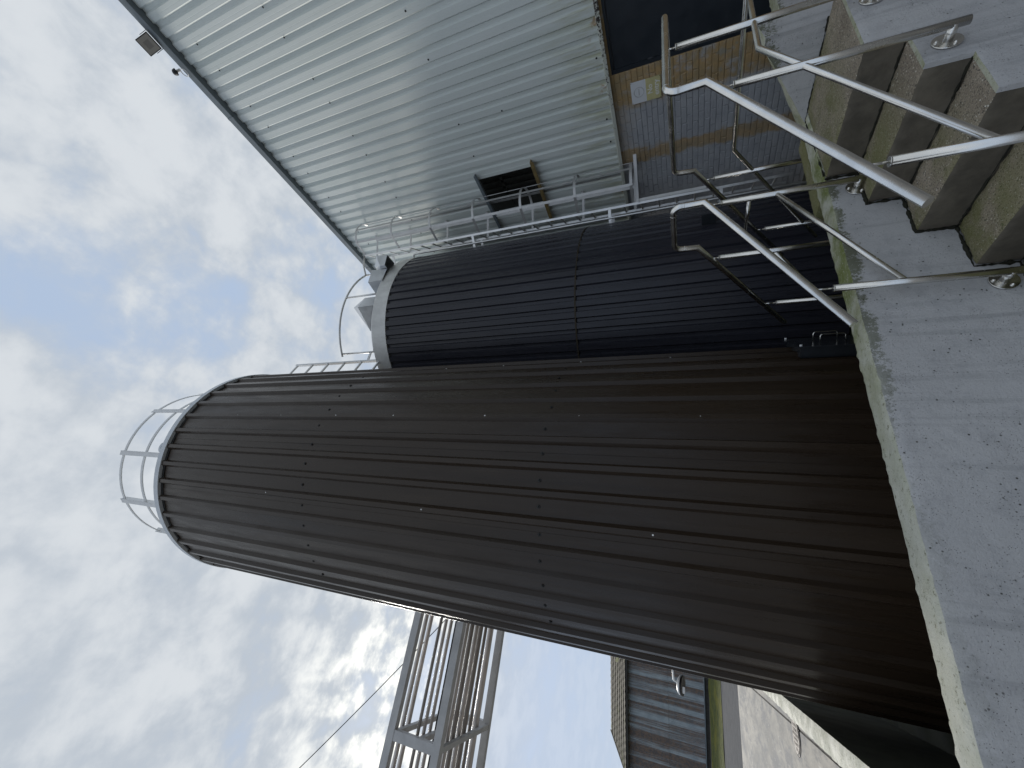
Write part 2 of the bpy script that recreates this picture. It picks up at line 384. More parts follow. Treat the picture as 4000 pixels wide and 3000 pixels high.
def tag(o, label, cat, group=None):
    o['label'] = label; o['category'] = cat
    if group: o['group'] = group
    return o
def struct(o): o['kind'] = 'structure'; return o
def share(src, name, parent, loc, rot=None):
    o = bpy.data.objects.new(name, src); COL.objects.link(o); o.parent = parent
    o.location = Vector(loc) + Vector((0, 0, EYE)) - wloc(parent)
    if rot is not None: o.rotation_euler = rot
    return o
def rough_box(mb, x0, x1, y0, y1, z0, z1, res=.035, amp=.003, edge=.008, mi_side=0, mi_top=0, side_axis=None, mi_axis=0):
    """box with worn arrises and an uneven surface"""
    dims = (x1 - x0, y1 - y0, z1 - z0); n = [max(1, int(round(d / res))) for d in dims]; lo = (x0, y0, z0)
    idx = {}
    def vert(i, j, k):
        key = (i, j, k)
        if key in idx: return idx[key]
        p = Vector((lo[0] + dims[0] * i / n[0], lo[1] + dims[1] * j / n[1], lo[2] + dims[2] * k / n[2]))
        e = [(-1 if t == 0 else (1 if t == m_ else 0)) for t, m_ in zip(key, n)]
        q = p.copy(); c = sum(1 for a in e if a)
        nz = noise.noise(p * 9); nf = noise.noise(p * 31 + Vector((3, 7, 1))); big = noise.noise(p * 2.3)
        for a in range(3):
            if e[a] == 0: continue
            d_ = amp * (big * 1.2 + nz * .8 + nf * .5)
            if c >= 2: d_ -= edge * max(.2, .6 + nz * .35 + nf * .8)
            q[a] += e[a] * d_
        idx[key] = mb.pts([q]); return idx[key]
    for a in range(3):
        b, c = [t for t in range(3) if t != a]
        for side in (0, n[a]):
            mi = mi_top if a == 2 else (mi_axis if a == side_axis else mi_side)
            for j in range(n[b]):
                for k in range(n[c]):
                    q = []
                    for dj, dk in ((0, 0), (1, 0), (1, 1), (0, 1)):
                        t = [0, 0, 0]; t[a] = side; t[b] = j + dj; t[c] = k + dk; q.append(vert(*t))
                    mb.face(q, mi, True)
    return mb
def fillet(P, rad, n=6):
    """polyline with rounded corners; rad[i] = 0 keeps a mitre"""
    P = [Vector(p) for p in P]; out = [P[0]]
    for i in range(1, len(P) - 1):
        r = rad[i] if isinstance(rad, (list, tuple)) else rad
        if r <= 0: out.append(P[i]); continue
        a = (P[i - 1] - P[i]).normalized(); b = (P[i + 1] - P[i]).normalized(); th = a.angle(b); t = r / math.tan(th / 2)
        c = P[i] + (a + b).normalized() * (r / math.sin(th / 2)); p0 = P[i] + a * t; p1 = P[i] + b * t
        u = p0 - c; ax = u.cross(p1 - c).normalized(); tot = u.angle(p1 - c)
        for k in range(n + 1): out.append(c + Matrix.Rotation(tot * k / n, 3, ax) @ u)
    out.append(P[-1]); return out

# ------------------------------------------------------------------ key dimensions (metres, heights from eye level)
G0 = -1.9                                   # yard level
YB0, YB1 = 2.5, 2.7                         # bund wall across the picture
ZB = -.9675                                 # its top
XB = 6.80                                   # brick face of the warehouse
XL0, XL1 = -.78, -.61                       # bund side wall
RISE = .1865; RX = [2.975, 2.665, 2.353, 2.04, 1.73]
YN = 1.642                                  # near side of the stair

# ------------------------------------------------------------------ ground
def zg(y):
    if y < 9: return G0
    if y < 38: return G0 + .0346 * (y - 9)
    return G0 + .0346 * 29 + (y - 38) * .004
def sheet(x0, x1, ys, lift, nx=2):
    mb = MB(); rows = [[(x0 + (x1 - x0) * i / nx, y, zg(y) + lift) for i in range(nx + 1)] for y in ys]; mb.grid(rows); return mb
struct(finish('ground', sheet(-500, 500, [-300, -20, 9, 15, 20, 26, 32, 38, 60, 120, 300, 900], -.012, 10), 'earth'))
yard = struct(finish('yard', sheet(-60, 60, [-25, 9, 12, 20.9], -.006, 4), 'plinth'))
ysl = [-25, -8, 2.0, 9, 12, 16, 20.8]
k = 0
for xa, xb in ((-16, -6.02), (-6, -1.515), (-1.475, 2.6), (2.62, 12)):
    finish('concrete_slab', sheet(xa, xb, ysl, 0.004, 4), 'yard', yard); k += 1
struct(finish('asphalt_road', sheet(-40, 30, [20.8, 24, 28.1], .004, 4), 'asphalt'))
mv = MB(); rows = []
for j in range(41):
    y = 27.9 + 9.5 * j / 40
    rows.append([(-30 + 45 * i / 120, y, zg(y) + .02 + .10 * max(0, noise.noise(Vector((i * .31, j * .37, 2)))) + .05 * noise.noise(Vector((i, j, 5)))) for i in range(121)])
mv.grid(rows, 0, True); mo = finish('moss_strip', mv, 'moss'); mo['kind'] = 'stuff'; tag(mo, 'strip of yellow green moss and grass before the blue shed', 'moss')
# manhole
GM = zg(11.69) + .004
mh = thing('manhole_cover', 'round cast iron manhole cover in the pale yard concrete', 'manhole', (-1.625, 11.69, GM))
mb = MB(); mb.tube([(-1.625 + .34 * math.cos(a), 11.69 + .34 * math.sin(a), GM - .006) for a in [2 * math.pi * i / 28 for i in range(28)]], .014, 6, closed=True); finish('frame_ring', mb, 'iron', mh)
mb = MB(); mb.cyl((-1.625, 11.69, GM - .02), (-1.625, 11.69, GM + .012), .30, 28)
for i in range(-3, 4):
    for j in range(-3, 4):
        if i * i + j * j < 10: mb.box(-1.625 + i * .075 - .02, -1.625 + i * .075 + .02, 11.69 + j * .075 - .02, 11.69 + j * .075 + .02, GM + .010, GM + .018)
finish('cover_plate', mb, 'iron', mh)

# ------------------------------------------------------------------ bund walls and stairs
bund = thing('bund_wall', 'grey concrete containment wall with mossy top in front of the silos', 'wall', (2.5, 2.6, G0))
mb = MB(); rough_box(mb, XL0, 6.79, YB0, YB1, G0 - .05, ZB, .034, .0035, .013); finish('front_wall', mb, 'bund', bund, sharp=38)
mb = MB(); rough_box(mb, XL0, XL1, YB1 - .002, 12.5, G0 - .05, ZB - .004, .06, .004, .012, 1, 0); finish('side_wall', mb, ['bund', 'algae_shade'], bund, sharp=38)
struct(finish('bund_floor', sheet(XL1 + .001, XB + .2, [YB1 + .001, 6, 9, 12.4], .010, 6), 'algae_shade'))
# mossy upstand at the head of the stair, its top falling away from the door
mb = MB(); rows = []
def up_top(y, f): return (-.60 if y < 1.93 else -.60 - (y - 1.93) * .565) + f * (.035 + .09 * max(0, y - 2.2))
ny = 40
for i in range(ny + 1):
    y = 1.857 + (2.93 - 1.857) * i / ny; row = []
    prof = []
    for j in range(7):
        f = j / 6; z = max(up_top(y, f), -1.06); nv = noise.noise(Vector((f * 3, y * 7, 1))) * .008 + noise.noise(Vector((f * 9, y * 25, 4))) * .004
        prof.append((3.79 + .21 * f, y, z + nv))
    row = [(3.79, y, G0), (3.79, y, -1.2)] + prof + [(4.0, y, -1.2), (4.0, y, G0)]; rows.append(row)
mb.grid(rows, 0, True)
for r in (rows[0], rows[-1]): b = mb.pts(r); mb.face([b + i for i in range(len(r))])
up = finish('upstand_wall', mb, 'pale', sharp=40); tag(up, 'short concrete upstand with sloping mossy top at the stair head', 'wall')

stair = thing('concrete_stair', 'worn concrete stair with brown aggregate treads against the bund wall', 'stair', (2.7, 2.07, G0))
def lump_strip(mb, P, r0, r1, step=.014, seed=0):
    """uneven dark line of growth and contact shade along a joint"""
    P = [Vector(p) for p in P]; pts = []
    for a, b in zip(P, P[1:]):
        n_ = max(1, int((b - a).length / step)); pts += [a + (b - a) * i / n_ for i in range(n_)]
    pts.append(P[-1]); rows = []
    for i, p in enumerate(pts):
        d = (pts[min(i + 1, len(pts) - 1)] - pts[max(i - 1, 0)]).normalized(); u_ = d.orthogonal().normalized(); w_ = d.cross(u_)
        f = .5 + .9 * noise.noise(p * 14 + Vector((seed, 0, 0))) + .7 * noise.noise(p * 47 + Vector((0, seed, 0))); r = r0 + (r1 - r0) * max(0, min(1.3, f))
        rows.append([p + (u_ * math.cos(q) + w_ * math.sin(q)) * r * (1 + .3 * noise.noise(p * 80 + Vector((q, 0, 0)))) for q in [2 * math.pi * k / 7 for k in range(8)]])
    mb.grid(rows, 0, True)
YS = YN + .014
def step_part(name, x0, x1, zt_):
    mb = MB(); rough_box(mb, x0, x1, YS, YB0 - .001, G0, zt_, .026, .0035, .012, 1, 0)
    finish(name, mb, ['agg', 'riser'], stair, sharp=42)
step_part('landing', RX[0], 3.79, ZB)
for i in range(1, 5): step_part('step', RX[i], RX[i - 1] + .001, ZB - RISE * i)
# smooth rendered side of the flight, chipped along the steps
bm = bmesh.new(); cols = [(RX[0], 3.79, ZB)] + [(RX[i], RX[i - 1], ZB - RISE * i) for i in range(1, 5)]; rs_ = .0266
for x0, x1, zt_ in cols:
    nx_ = max(2, round((x1 - x0) / rs_)); nz_ = round((zt_ - G0) / (RISE / 7))
    for a in range(nx_):
        for b in range(nz_):
            q = [(x0 + (x1 - x0) * (a + da) / nx_, G0 + (zt_ - G0) * (b + db) / nz_) for da, db in ((0, 0), (1, 0), (1, 1), (0, 1))]
            bm.faces.new([bm.verts.new((x, YN, z)) for x, z in q])
bmesh.ops.remove_doubles(bm, verts=bm.verts, dist=.002)
edge_v = {v for e in bm.edges if len(e.link_faces) == 1 for v in e.verts}
be = [e for e in bm.edges if len(e.link_faces) == 1]; ex = bmesh.ops.extrude_edge_only(bm, edges=be); nv = [v for v in ex['geom'] if isinstance(v, bmesh.types.BMVert)]
for v in nv: v.co.y += .03
for v in bm.verts:
    n1 = noise.noise(v.co * 6); n2_ = noise.noise(v.co * 33); 
    if v in edge_v and v not in nv: v.co.y += .004 + .006 * max(0, n2_ + .3) + .004 * n1; v.co.z -= .004 * max(0, n2_ + .4)
    elif v not in nv: v.co.y += .002 * n1 + .0012 * n2_
bm.verts.index_update(); mb = MB(); mb.pts([v.co for v in bm.verts]); [mb.face([v.index for v in f.verts]) for f in bm.faces]; bm.free()
finish('side_face', mb, 'cheek', stair, sharp=42)
path = [(RX[0], YB0 - .002, ZB)]
for i in range(1, 5): path += [(RX[i - 1], YB0 - .002, ZB - RISE * i), (RX[i], YB0 - .002, ZB - RISE * i)]
path.append((RX[4], YB0 - .002, G0))
mb = MB(); lump_strip(mb, path, .003, .017); finish('moss_shade_seam', mb, 'moss_shade', stair)  # black moss in the joints, doubling as painted contact shade
for i in range(1, 5):
    mb = MB(); lump_strip(mb, [(RX[i - 1] - .001, YS + .01, ZB - RISE * i), (RX[i - 1] - .001, YB0 - .01, ZB - RISE * i)], .0015, .009, .016, i); finish('moss_shade_seam', mb, 'moss_shade', stair)
mb = MB(); lump_strip(mb, [(3.788, YN + .2, ZB), (3.788, YB0 + .06, ZB), (RX[0] + .04, YB0 + .001, ZB - .001)], .001, .008, .016, 9); finish('moss_shade_seam', mb, 'moss_shade', stair)
inner = thing('inner_stair', 'concrete steps down inside the bund beyond the mossy wall top', 'stair', (3.4, 3.2, G0))
mb = MB(); rough_box(mb, 2.95, 3.85, YB1 + .003, 2.864, G0, ZB - .004, .03, .004, .012, 0, 0); finish('landing', mb, ['agg'], inner, sharp=38)
for i in range(1, 5):
    mb = MB(); rough_box(mb, 2.95, 3.85, 2.864 + .27 * (i - 1), 2.864 + .27 * i, G0, ZB - RISE * i, .05, .003, .01); finish('step', mb, ['agg'], inner, sharp=38)

# ------------------------------------------------------------------ stainless handrails
HR, MR, PR = .0242, .0170, .0212
def flange(parent, post, c, nrm):
    """round wall plate with stub and three bolts; c = plate centre on the wall, nrm = out of the wall"""
    c = Vector(c); n = Vector(nrm)
    mb = MB(); mb.cyl(c, c + n * .008, .062, 28); mb.cyl(c + n * .007, c + n * .085, .022, 16)
    pl = finish('wall_plate', mb, 'stainless', parent)
    u = n.cross(Vector((0, 0, 1))).normalized()
    for a in (90, 210, 330):
        p = c + (u * math.cos(R(a)) + Vector((0, 0, 1)) * math.sin(R(a))) * .044
        mb = MB(); mb.cyl(p + n * .007, p + n * .011, .011, 12); mb.dome(p + n * .011, .0085, .009, n, 10, 4)
        b = finish('bolt', mb, 'stainless', pl)
def post(parent, x, y, z0, z1, pin_to):
    mb = MB(); mb.cyl((x, y, z0), (x, y, z1), PR, 16); mb.cyl((x, y, z1), (x, y, z1 + .004), PR + .0015, 16)
    p = finish('post', mb, 'stainless', parent)
    mb = MB(); mb.cyl((x, y, z1), (x, y, pin_to), .006, 8); finish('pin', mb, 'stainless', p)
    return p
def collar(parent, a, d):
    a = Vector(a); d = Vector(d).normalized(); mb = MB(); mb.cyl(a - d * .002, a + d * .002, HR + .0012, 16); finish('weld_ring', mb, 'stainless', parent)
# outer rail: up the near side, round the landing and down inside
ro = thing('outer_handrail', 'long stainless handrail up the near side and round the stair head', 'handrail', (2.8, 1.6, ZB))
P = [(1.619, 1.56, -.906), (2.902, 1.56, -.172), (2.885, 1.56, .060), (3.92, 1.56, .066), (3.92, 2.893, .048), (3.92, 2.905, -.138), (3.92, 4.25, -1.07)]
mb = MB(); mb.tube(fillet(P, [0, 0, .062, .062, .062, 0, 0]), HR, 20); finish('handrail', mb, 'stainless', ro)
P = [(1.895, 1.56, -1.185), (3.094, 1.56, -.459), (3.92, 1.56, -.466), (3.92, 2.775, -.472), (3.92, 4.02, -1.352)]
mb = MB(); mb.tube(fillet(P, [0, 0, .05, 0, 0]), MR, 16); finish('mid_rail', mb, 'stainless', ro)
for x, z0, z1, fz in ((3.413, -1.12, -.004, -1.075), (2.79, -1.318, -.306, -1.262), (1.895, -1.86, -.842, -1.80)):
    zr = .058 if x > 3 else -.172 - (2.902 - x) * .572
    post(ro, x, 1.56, z0, z1, zr); flange(ro, None, (x, YN - .003, fz), (0, -1, 0))
for y, z0, z1 in ((3.034, -1.25, -.315), (3.80, -1.78, -.845)):
    post(ro, 3.92, y, z0, z1, -.138 - (y - 2.905) * .693); flange(ro, None, (3.852, y, z0 + .06), (1, 0, 0))
collar(ro, (2.8985, 1.56, -.02), (.07, 0, -1)); collar(ro, (2.955, 1.56, .0603), (1, 0, 0)); collar(ro, (3.92, 2.897, -.03), (0, .06, -1))
# inner rail: up the bund wall, over it and down inside
ri = thing('inner_handrail', 'stainless handrail looping over the bund wall at the stair head', 'handrail', (2.6, 2.5, ZB))
P = [(1.649, 2.42, -.894), (2.873, 2.42, -.176), (2.873, 2.42, .052), (2.873, 2.872, .056), (2.873, 2.884, -.130), (2.873, 4.10, -.955)]
mb = MB(); mb.tube(fillet(P, [0, 0, .062, .062, 0, 0]), HR, 20); finish('handrail', mb, 'stainless', ri)
mb = MB(); mb.cyl((2.828, 2.42, -.640), (1.92, 2.42, -1.180), MR, 16); finish('mid_rail', mb, 'stainless', ri)
mb = MB(); mb.cyl((2.84, 2.43, -.475), (2.84, 2.73, -.475), .013, 12); finish('mid_rail', mb, 'stainless', ri)
mb = MB(); mb.cyl((2.873, 3.045, -.72), (2.873, 3.77, -1.21), MR, 12); finish('mid_rail', mb, 'stainless', ri)
for x, z0, z1, fz in ((2.828, -1.19, -.288, -1.125), (1.918, -1.70, -.842, -1.615)):
    post(ri, x, 2.42, z0, z1, -.176 - (2.873 - x) * .5866); flange(ri, None, (x, YB0 - .004, fz), (0, -1, 0))
for y, z0, z1 in ((3.04, -1.30, -.305), (3.76, -1.78, -.835)):
    post(ri, 2.873, y, z0, z1, -.130 - (y - 2.884) * .678); flange(ri, None, (2.947, y, z0 + .06), (-1, 0, 0))
collar(ri, (2.873, 2.42, -.03), (0, 0, 1)); collar(ri, (2.873, 2.5, .0526), (0, 1, 0)); collar(ri, (2.873, 2.876, -.03), (0, 0, 1))

# ------------------------------------------------------------------ silos
def silo_sheets(parent, c, r_pan, r_crest, N, a0, z0, z1, frac, per, mat, zsplit=None):
    """trapezoid cladding in sheets of `per` ribs; frac = (crest, flank) as share of the pitch"""
    st = 2 * math.pi / N; cr, fl = frac
    prof = [(-cr / 2 - fl, r_pan), (-cr / 2, r_crest), (cr / 2, r_crest), (cr / 2 + fl, r_pan)]
    mid = 1 - cr - 2 * fl
    bands = [(z0, z1)] if zsplit is None else [(z0, zsplit + .03), (zsplit, z1)]
    for bi, (za, zb) in enumerate(bands):
        for s in range(0, N, per):
            ang = []; n_ = min(per, N - s)
            for k in range(n_):
                base = a0 + (s + k) * st
                ang.append((base - st * .5, r_pan)) if k == 0 else None
                for off, rr in prof: ang.append((base + off * st, rr))
                m_ = 3
                for q in range(1, m_): ang.append((base + st * (cr / 2 + fl + mid * q / m_), r_pan - (.0 if q != 1 and q != 2 else .0015)))
            ang.append((a0 + (s + n_ - 1) * st + st * .5, r_pan))
            ang = sorted(set(ang)); mb = MB(); rows = []
            lift = .004 * ((s // per) % 2) + .004 * bi
            nz_ = 10
            for j in range(nz_ + 1):
                z = za + (zb - za) * j / nz_
                rows.append([(c[0] + (rr + lift + .0022 * noise.noise(Vector((a * 5, z * 1.1, s)))) * math.cos(a), c[1] + (rr + lift + .0022 * noise.noise(Vector((a * 5, z * 1.1, s)))) * math.sin(a), z) for a, rr in ang])
            mb.grid(rows); finish('cladding_sheet', mb, mat, parent, sharp=14)
def ringband(c, r0, r1, z0, z1, n=96, a0=0, a1=2 * math.pi):
    mb = MB(); A = [a0 + (a1 - a0) * i / n for i in range(n + 1)]
    pr = [(r1, z0), (r1, z1), (r0, z1), (r0, z0), (r1, z0)]
    mb.grid([[(c[0] + r * math.cos(a), c[1] + r * math.sin(a), z) for a in A] for r, z in pr], 0, True); return mb
def arc(c, r, z, a0, a1, n): return [(c[0] + r * math.cos(a0 + (a1 - a0) * i / n), c[1] + r * math.sin(a0 + (a1 - a0) * i / n), z) for i in range(n + 1)]

C1, Z1 = (1.287, 5.344), 7.315
s1 = thing('large_silo', 'tall brown ribbed silo filling the middle of the view', 'silo', (C1[0], C1[1], G0))
A1 = R(-62.37)
silo_sheets(s1, C1, 1.708, 1.746, 42, A1, G0 + .03, Z1 + .04, (.19, .095), 3, 'silo_brown')
mb = ringband(C1, 1.60, 1.762, Z1, Z1 + .105, 120); finish('rim_band', mb, 'white_rim', s1, sharp=30)
mb = MB(); mb.grid([[(C1[0] + r * math.cos(a), C1[1] + r * math.sin(a), z) for a in [2 * math.pi * i / 64 for i in range(65)]] for r, z in ((1.62, Z1 + .09), (1.62, Z1 + .10), (.05, Z1 + .45))], 0, True); finish('roof', mb, 'galv', s1)
mb = ringband(C1, 1.69, 1.717, Z1 - .05, Z1 + .02, 120); finish('rim_shade_ring', mb, 'rubber', s1, sharp=30)  # black ring added for the dark shade under the rim
mb = ringband(C1, 1.55, 1.70, G0, G0 + .06, 64); finish('base_ring', mb, 'silo_brown', s1)
# guard rail on the roof
gz = [(9.15, .012, .03), (8.50, .012, .03)]
aa0, aa1 = R(-178), R(-14)
for z, t, w in gz:
    mb = MB(); P = arc(C1, 1.40, z, aa0, aa1, 40)
    for i in range(40): pass
    mb.grid([[(C1[0] + r * math.cos(a), C1[1] + r * math.sin(a), zz) for a in [aa0 + (aa1 - aa0) * i / 48 for i in range(49)]] for r, zz in ((1.40, z - .03), (1.414, z - .03), (1.414, z + .03), (1.40, z + .03), (1.40, z - .03))], 0, True)
    finish('guard_rail', mb, 'white', s1, sharp=30)
for a in (R(-66), R(-101), R(-135.5), R(-172), R(-30)):
    d = Vector((math.cos(a), math.sin(a), 0)); p = Vector((C1[0], C1[1], 0)) + d * 1.425; t = Vector((-d.y, d.x, 0))
    mb = MB(); mb.obox(p + Vector((0, 0, 8.38)), (d, t, (0, 0, 1)), (.005, .04, .86)); mb.obox(p - d * .03 + t * .03 + Vector((0, 0, 8.38)), (d, t, (0, 0, 1)), (.04, .005, .86)); finish('guard_post', mb, 'white', s1)
a = R(-97.5); d = Vector((math.cos(a), math.sin(a), 0)); t = Vector((-d.y, d.x, 0)); p = Vector((C1[0], C1[1], Z1 + .10)) + d * 1.70
mb = MB(); ns = 14; outer = []
for i in range(ns + 1): q = math.pi * i / ns; outer.append((math.cos(q) * .075, .09 + math.sin(q) * .075))
outer = [(.075, 0)] + outer + [(-.075, 0)]
inn = [(math.cos(math.pi * 2 * i / 16) * .028, .10 + math.sin(math.pi * 2 * i / 16) * .028) for i in range(16)]
bmx = bmesh.new(); vo = [bmx.verts.new(p + t * x + Vector((0, 0, z))) for x, z in outer]; vi = [bmx.verts.new(p + t * x + Vector((0, 0, z))) for x, z in inn]
eo = [bmx.edges.new((vo[i], vo[(i + 1) % len(vo)])) for i in range(len(vo))]; ei = [bmx.edges.new((vi[i], vi[(i + 1) % 16])) for i in range(16)]
bmesh.ops.triangle_fill(bmx, edges=eo + ei, use_beauty=True); ge = bmesh.ops.extrude_face_region(bmx, geom=bmx.faces[:]); bmesh.ops.translate(bmx, verts=[v for v in ge['geom'] if isinstance(v, bmesh.types.BMVert)], vec=d * .014)
bmx.verts.index_update(); mb = MB(); mb.pts([v.co for v in bmx.verts]); [mb.face([v.index for v in f.verts]) for f in bmx.faces]; bmx.free(); finish('lifting_lug', mb, 'white_rim', s1)
# screws in the pans, rivets on the laps
def screw_mesh(name, r, h, mat):
    mb = MB(); mb.cyl((0, 0, 0), (0, 0, h * .45), r, 10); mb.dome((0, 0, h * .4), r * .62, h * .6, (0, 0, 1), 8, 3)
    me = bpy.data.meshes.new(name); me.from_pydata(mb.v, [], mb.f); me.materials.append(MAT[mat]); return me
scr = screw_mesh('screw', .017, .014, 'rubber'); rivet = screw_mesh('rivet', .008, .006, 'white'); scr_s = screw_mesh('small_screw', .013, .010, 'rubber')
def on_cyl(me, name, parent, c, r, a, z):
    d = Vector((math.cos(a), math.sin(a), 0)); share(me, name, parent, (c[0] + r * d.x, c[1] + r * d.y, z), d.to_track_quat('Z', 'Y').to_euler())
for z in (4.385, 1.30):
    for i in range(-3, 17):
        on_cyl(scr, 'screw', s1, C1, 1.7085, A1 + R(8.571) * (.5 - i) + R(random.uniform(-.3, .3)), z + random.uniform(-.015, .015))
for lap, zs in ((2, (6.1, 5.2, 4.2, 3.2, 2.05, 1.0, -.1)), (-2.0, (6.3, 5.2, 4.15, 3.0, 2.1, 1.1, .1)), (6.0, (5.0, 2.6, .3))):
    for z in zs: on_cyl(rivet, 'rivet', s1, C1, 1.747, A1 - R(8.571) * lap, z + random.uniform(-.06, .06))
# manway cover by the foot of the silo
hd = Vector((math.cos(R(-39.6)), math.sin(R(-39.6)), 0)); ht = Vector((-hd.y, hd.x, 0)); hc = Vector((C1[0], C1[1], 0)) + hd * 1.80
mb = MB(); mb.obox(hc + Vector((0, 0, -1.42)), (hd, ht, (0, 0, 1)), (.006, .35, .432)); mb.obox(hc - hd * .06 + Vector((0, 0, -1.42)), (hd, ht, (0, 0, 1)), (.05, .31, .40)); mw = finish('manway_cover', mb, 'plastic', s1)
for s_ in (-.12, .12):
    b0 = hc + ht * s_ + Vector((0, 0, -1.22)); P = [b0, b0 + hd * .085, b0 + hd * .085 + Vector((0, 0, -.2)), b0 + Vector((0, 0, -.2))]
    mb = MB(); mb.tube(fillet(P, [0, .02, .02, 0], 4), .006, 8); finish('handle', mb, 'stainless', mw)
for i in (-1, 1):
    for j in (-1, 1): mb = MB(); q = hc + ht * .32 * i + Vector((0, 0, -1.42 + .40 * j)); mb.cyl(q, q + hd * .022, .012, 8); finish('bolt', mb, 'white', mw)
s1['label'] = 'tall brown ribbed silo filling the middle of the view'

C2, Z2 = (4.774, 6.427), 5.152
s2 = thing('small_silo', 'shorter navy ribbed silo with silver top band behind the large one', 'silo', (C2[0], C2[1], G0))
silo_sheets(s2, C2, 1.752, 1.780, 66, R(-140.1) + R(2.73), G0 + .03, Z2 + .03, (.52, .09), 6, 'silo_navy', 1.53)
mb = ringband(C2, 1.70, 1.792, Z2, Z2 + .32, 120); finish('rim_band', mb, 'galv_rust', s2, sharp=30)
mb = MB(); mb.grid([[(C2[0] + r * math.cos(a), C2[1] + r * math.sin(a), z) for a in [2 * math.pi * i / 64 for i in range(65)]] for r, z in ((1.72, Z2 + .30), (1.72, Z2 + .32), (.05, Z2 + .50))], 0, True); finish('roof', mb, 'galv', s2)
mb = ringband(C2, 1.73, 1.7595, Z2 - .05, Z2 + .02, 120); finish('rim_shade_ring', mb, 'rubber', s2, sharp=30)  # same added black ring, shade below the top band
mb = ringband(C2, 1.75, 1.7865, 1.512, 1.534, 132); finish('lap_seam', mb, 'seam', s2, sharp=30)
# roof hoods, four-sided with pointed caps
for az_, ds, ap, crn in ((43.1, 6.9, 6.42, ((-.52, -.05, -.36), (.0, -.34, -.42), (.17, .12, -.24), (-.2, .45, -.34))), (46.8, 6.95, 5.93, ((-.26, .0, -.13), (.02, -.2, -.16), (.24, .05, -.12), (.0, .3, -.12))), (49.2, 7.1, 5.80, ((-.17, .0, -.12), (.0, -.16, -.26), (.2, .02, -.10), (.0, .2, -.12)))):
    fw = Vector((math.sin(R(az_)), math.cos(R(az_)), 0)); rt = Vector((fw.y, -fw.x, 0)); top = fw * ds + Vector((0, 0, ap)); mb = MB()
    c_ = [top + rt * a + fw * b + Vector((0, 0, h)) for a, b, h in crn]
    b = mb.pts(c_ + [top] + [Vector((v.x * .92 + top.x * .08, v.y * .92 + top.y * .08, Z2 + .28)) for v in c_])
    for i in range(4): mb.face((b + i, b + (i + 1) % 4, b + 4)); mb.face((b + i, b + (i + 1) % 4, b + 5 + (i + 1) % 4, b + 5 + i))
    finish('roof_hood', mb, 'galv', s2)
# guard rail
ga0 = math.atan2(5.029 - C2[1], 5.606 - C2[0]); ga1 = math.atan2(5.16 - C2[1], 3.62 - C2[0])
mb = MB(); mb.tube(arc(C2, 1.624, 6.451, ga0, ga1 - R(2), 32), .020, 10); finish('guard_rail', mb, 'alu', s2)
mb = MB(); mb.tube(arc(C2, 1.66, 5.58, ga0, ga1, 32), .016, 10); finish('guard_rail', mb, 'alu', s2)
for px, py in ((5.606, 5.029), (4.79, 4.806), (3.692, 5.249)):
    mb = MB(); mb.cyl((px, py, Z2 + .3), (px, py, 6.44), .019, 10); finish('guard_post', mb, 'alu', s2)
# small bracket plate low on the shell
d = Vector((math.cos(R(-80)), math.sin(R(-80)), 0)); t = Vector((-d.y, d.x, 0)); q = Vector((C2[0], C2[1], -.37)) + d * 1.86
mb = MB(); mb.obox(q, (d, t, (0, 0, 1)), (.08, .006, .09)); mb.obox(q + t * .06 + Vector((0, 0, -.084)), (d, t, (0, 0, 1)), (.08, .06, .005)); finish('bracket', mb, 'plastic', s2)

# caged ladder on its flank
u = Vector((.652, -.758, 0)); tt = Vector((.758, .652, 0)); l1 = Vector((6.085, 4.895, 0)); l2 = l1 + Vector((.574, .819, 0)) * .40; lc = (l1 + l2) / 2
lad = thing('caged_ladder', 'aluminium safety ladder with round cage on the navy silo', 'ladder', (lc.x, lc.y, -1.55))
zt = Vector((0, 0, 1))
for l in (l1, l2):
    mb = MB(); mb.bar(l + zt * -1.54, l + zt * 6.58, .036, .024, u); finish('stringer', mb, 'alu', lad)
rung = MB(); rung.cyl((-.2, 0, 0), (.2, 0, 0), .014, 8); rme = bpy.data.meshes.new('rung'); rme.from_pydata(rung.v, [], rung.f); rme.materials.append(MAT['alu'])
z = -1.35
while z < 6.5:
    share(rme, 'rung', lad, (lc.x, lc.y, z), (0, 0, math.atan2(.819, .574))); z += .28
def cage_pt(q): return lc + tt * (.36 * math.cos(q)) + u * (.33 + .38 * math.sin(q) if math.sin(q) > 0 else .33)
def hoop(z, name='cage_hoop'):
    P = [l1 + u * .02] + [cage_pt(math.pi - math.pi * i / 22) for i in range(23)] + [l2 + u * .02]
    mb = MB(); rows = [[p + zt * (z + dz) for p in P] for dz in (-.022, .022)]
    P2 = []
    for i, p in enumerate(P):
        c_ = lc + u * .33; o = (p - c_); o.z = 0; P2.append(p - o.normalized() * .007)
    mb.grid([[p + zt * (z - .022) for p in P], [p + zt * (z + .022) for p in P], [p + zt * (z + .022) for p in P2], [p + zt * (z - .022) for p in P2], [p + zt * (z - .022) for p in P]], 0, True)
    finish(name, mb, 'strap', lad, sharp=30)
for z in (6.55, 5.60, 4.64, 3.665, 2.68, 1.67, .73): hoop(z)
for q in (R(178), R(135), R(90), R(45), R(2)):
    p = cage_pt(q); o = (p - (lc + u * .33)).normalized(); mb = MB(); mb.bar(p - o * .011 + zt * .70, p - o * .011 + zt * 6.57, .045, .006, zt.cross(o)); finish('cage_strap', mb, 'strap', lad)
mb = MB(); mb.bar(l1 + u * .0 + zt * .66, l1 + u * .74 + zt * .66, .05, .006, zt); mb.bar(l1 + u * .74 + zt * .66, l2 + u * .74 + zt * .66, .05, .006, zt); mb.bar(l1 + u * .74 - tt * .01 + zt * .635, l1 - tt * .01 + zt * .635, .06, .006, tt); finish('gate_frame', mb, 'strap', lad)
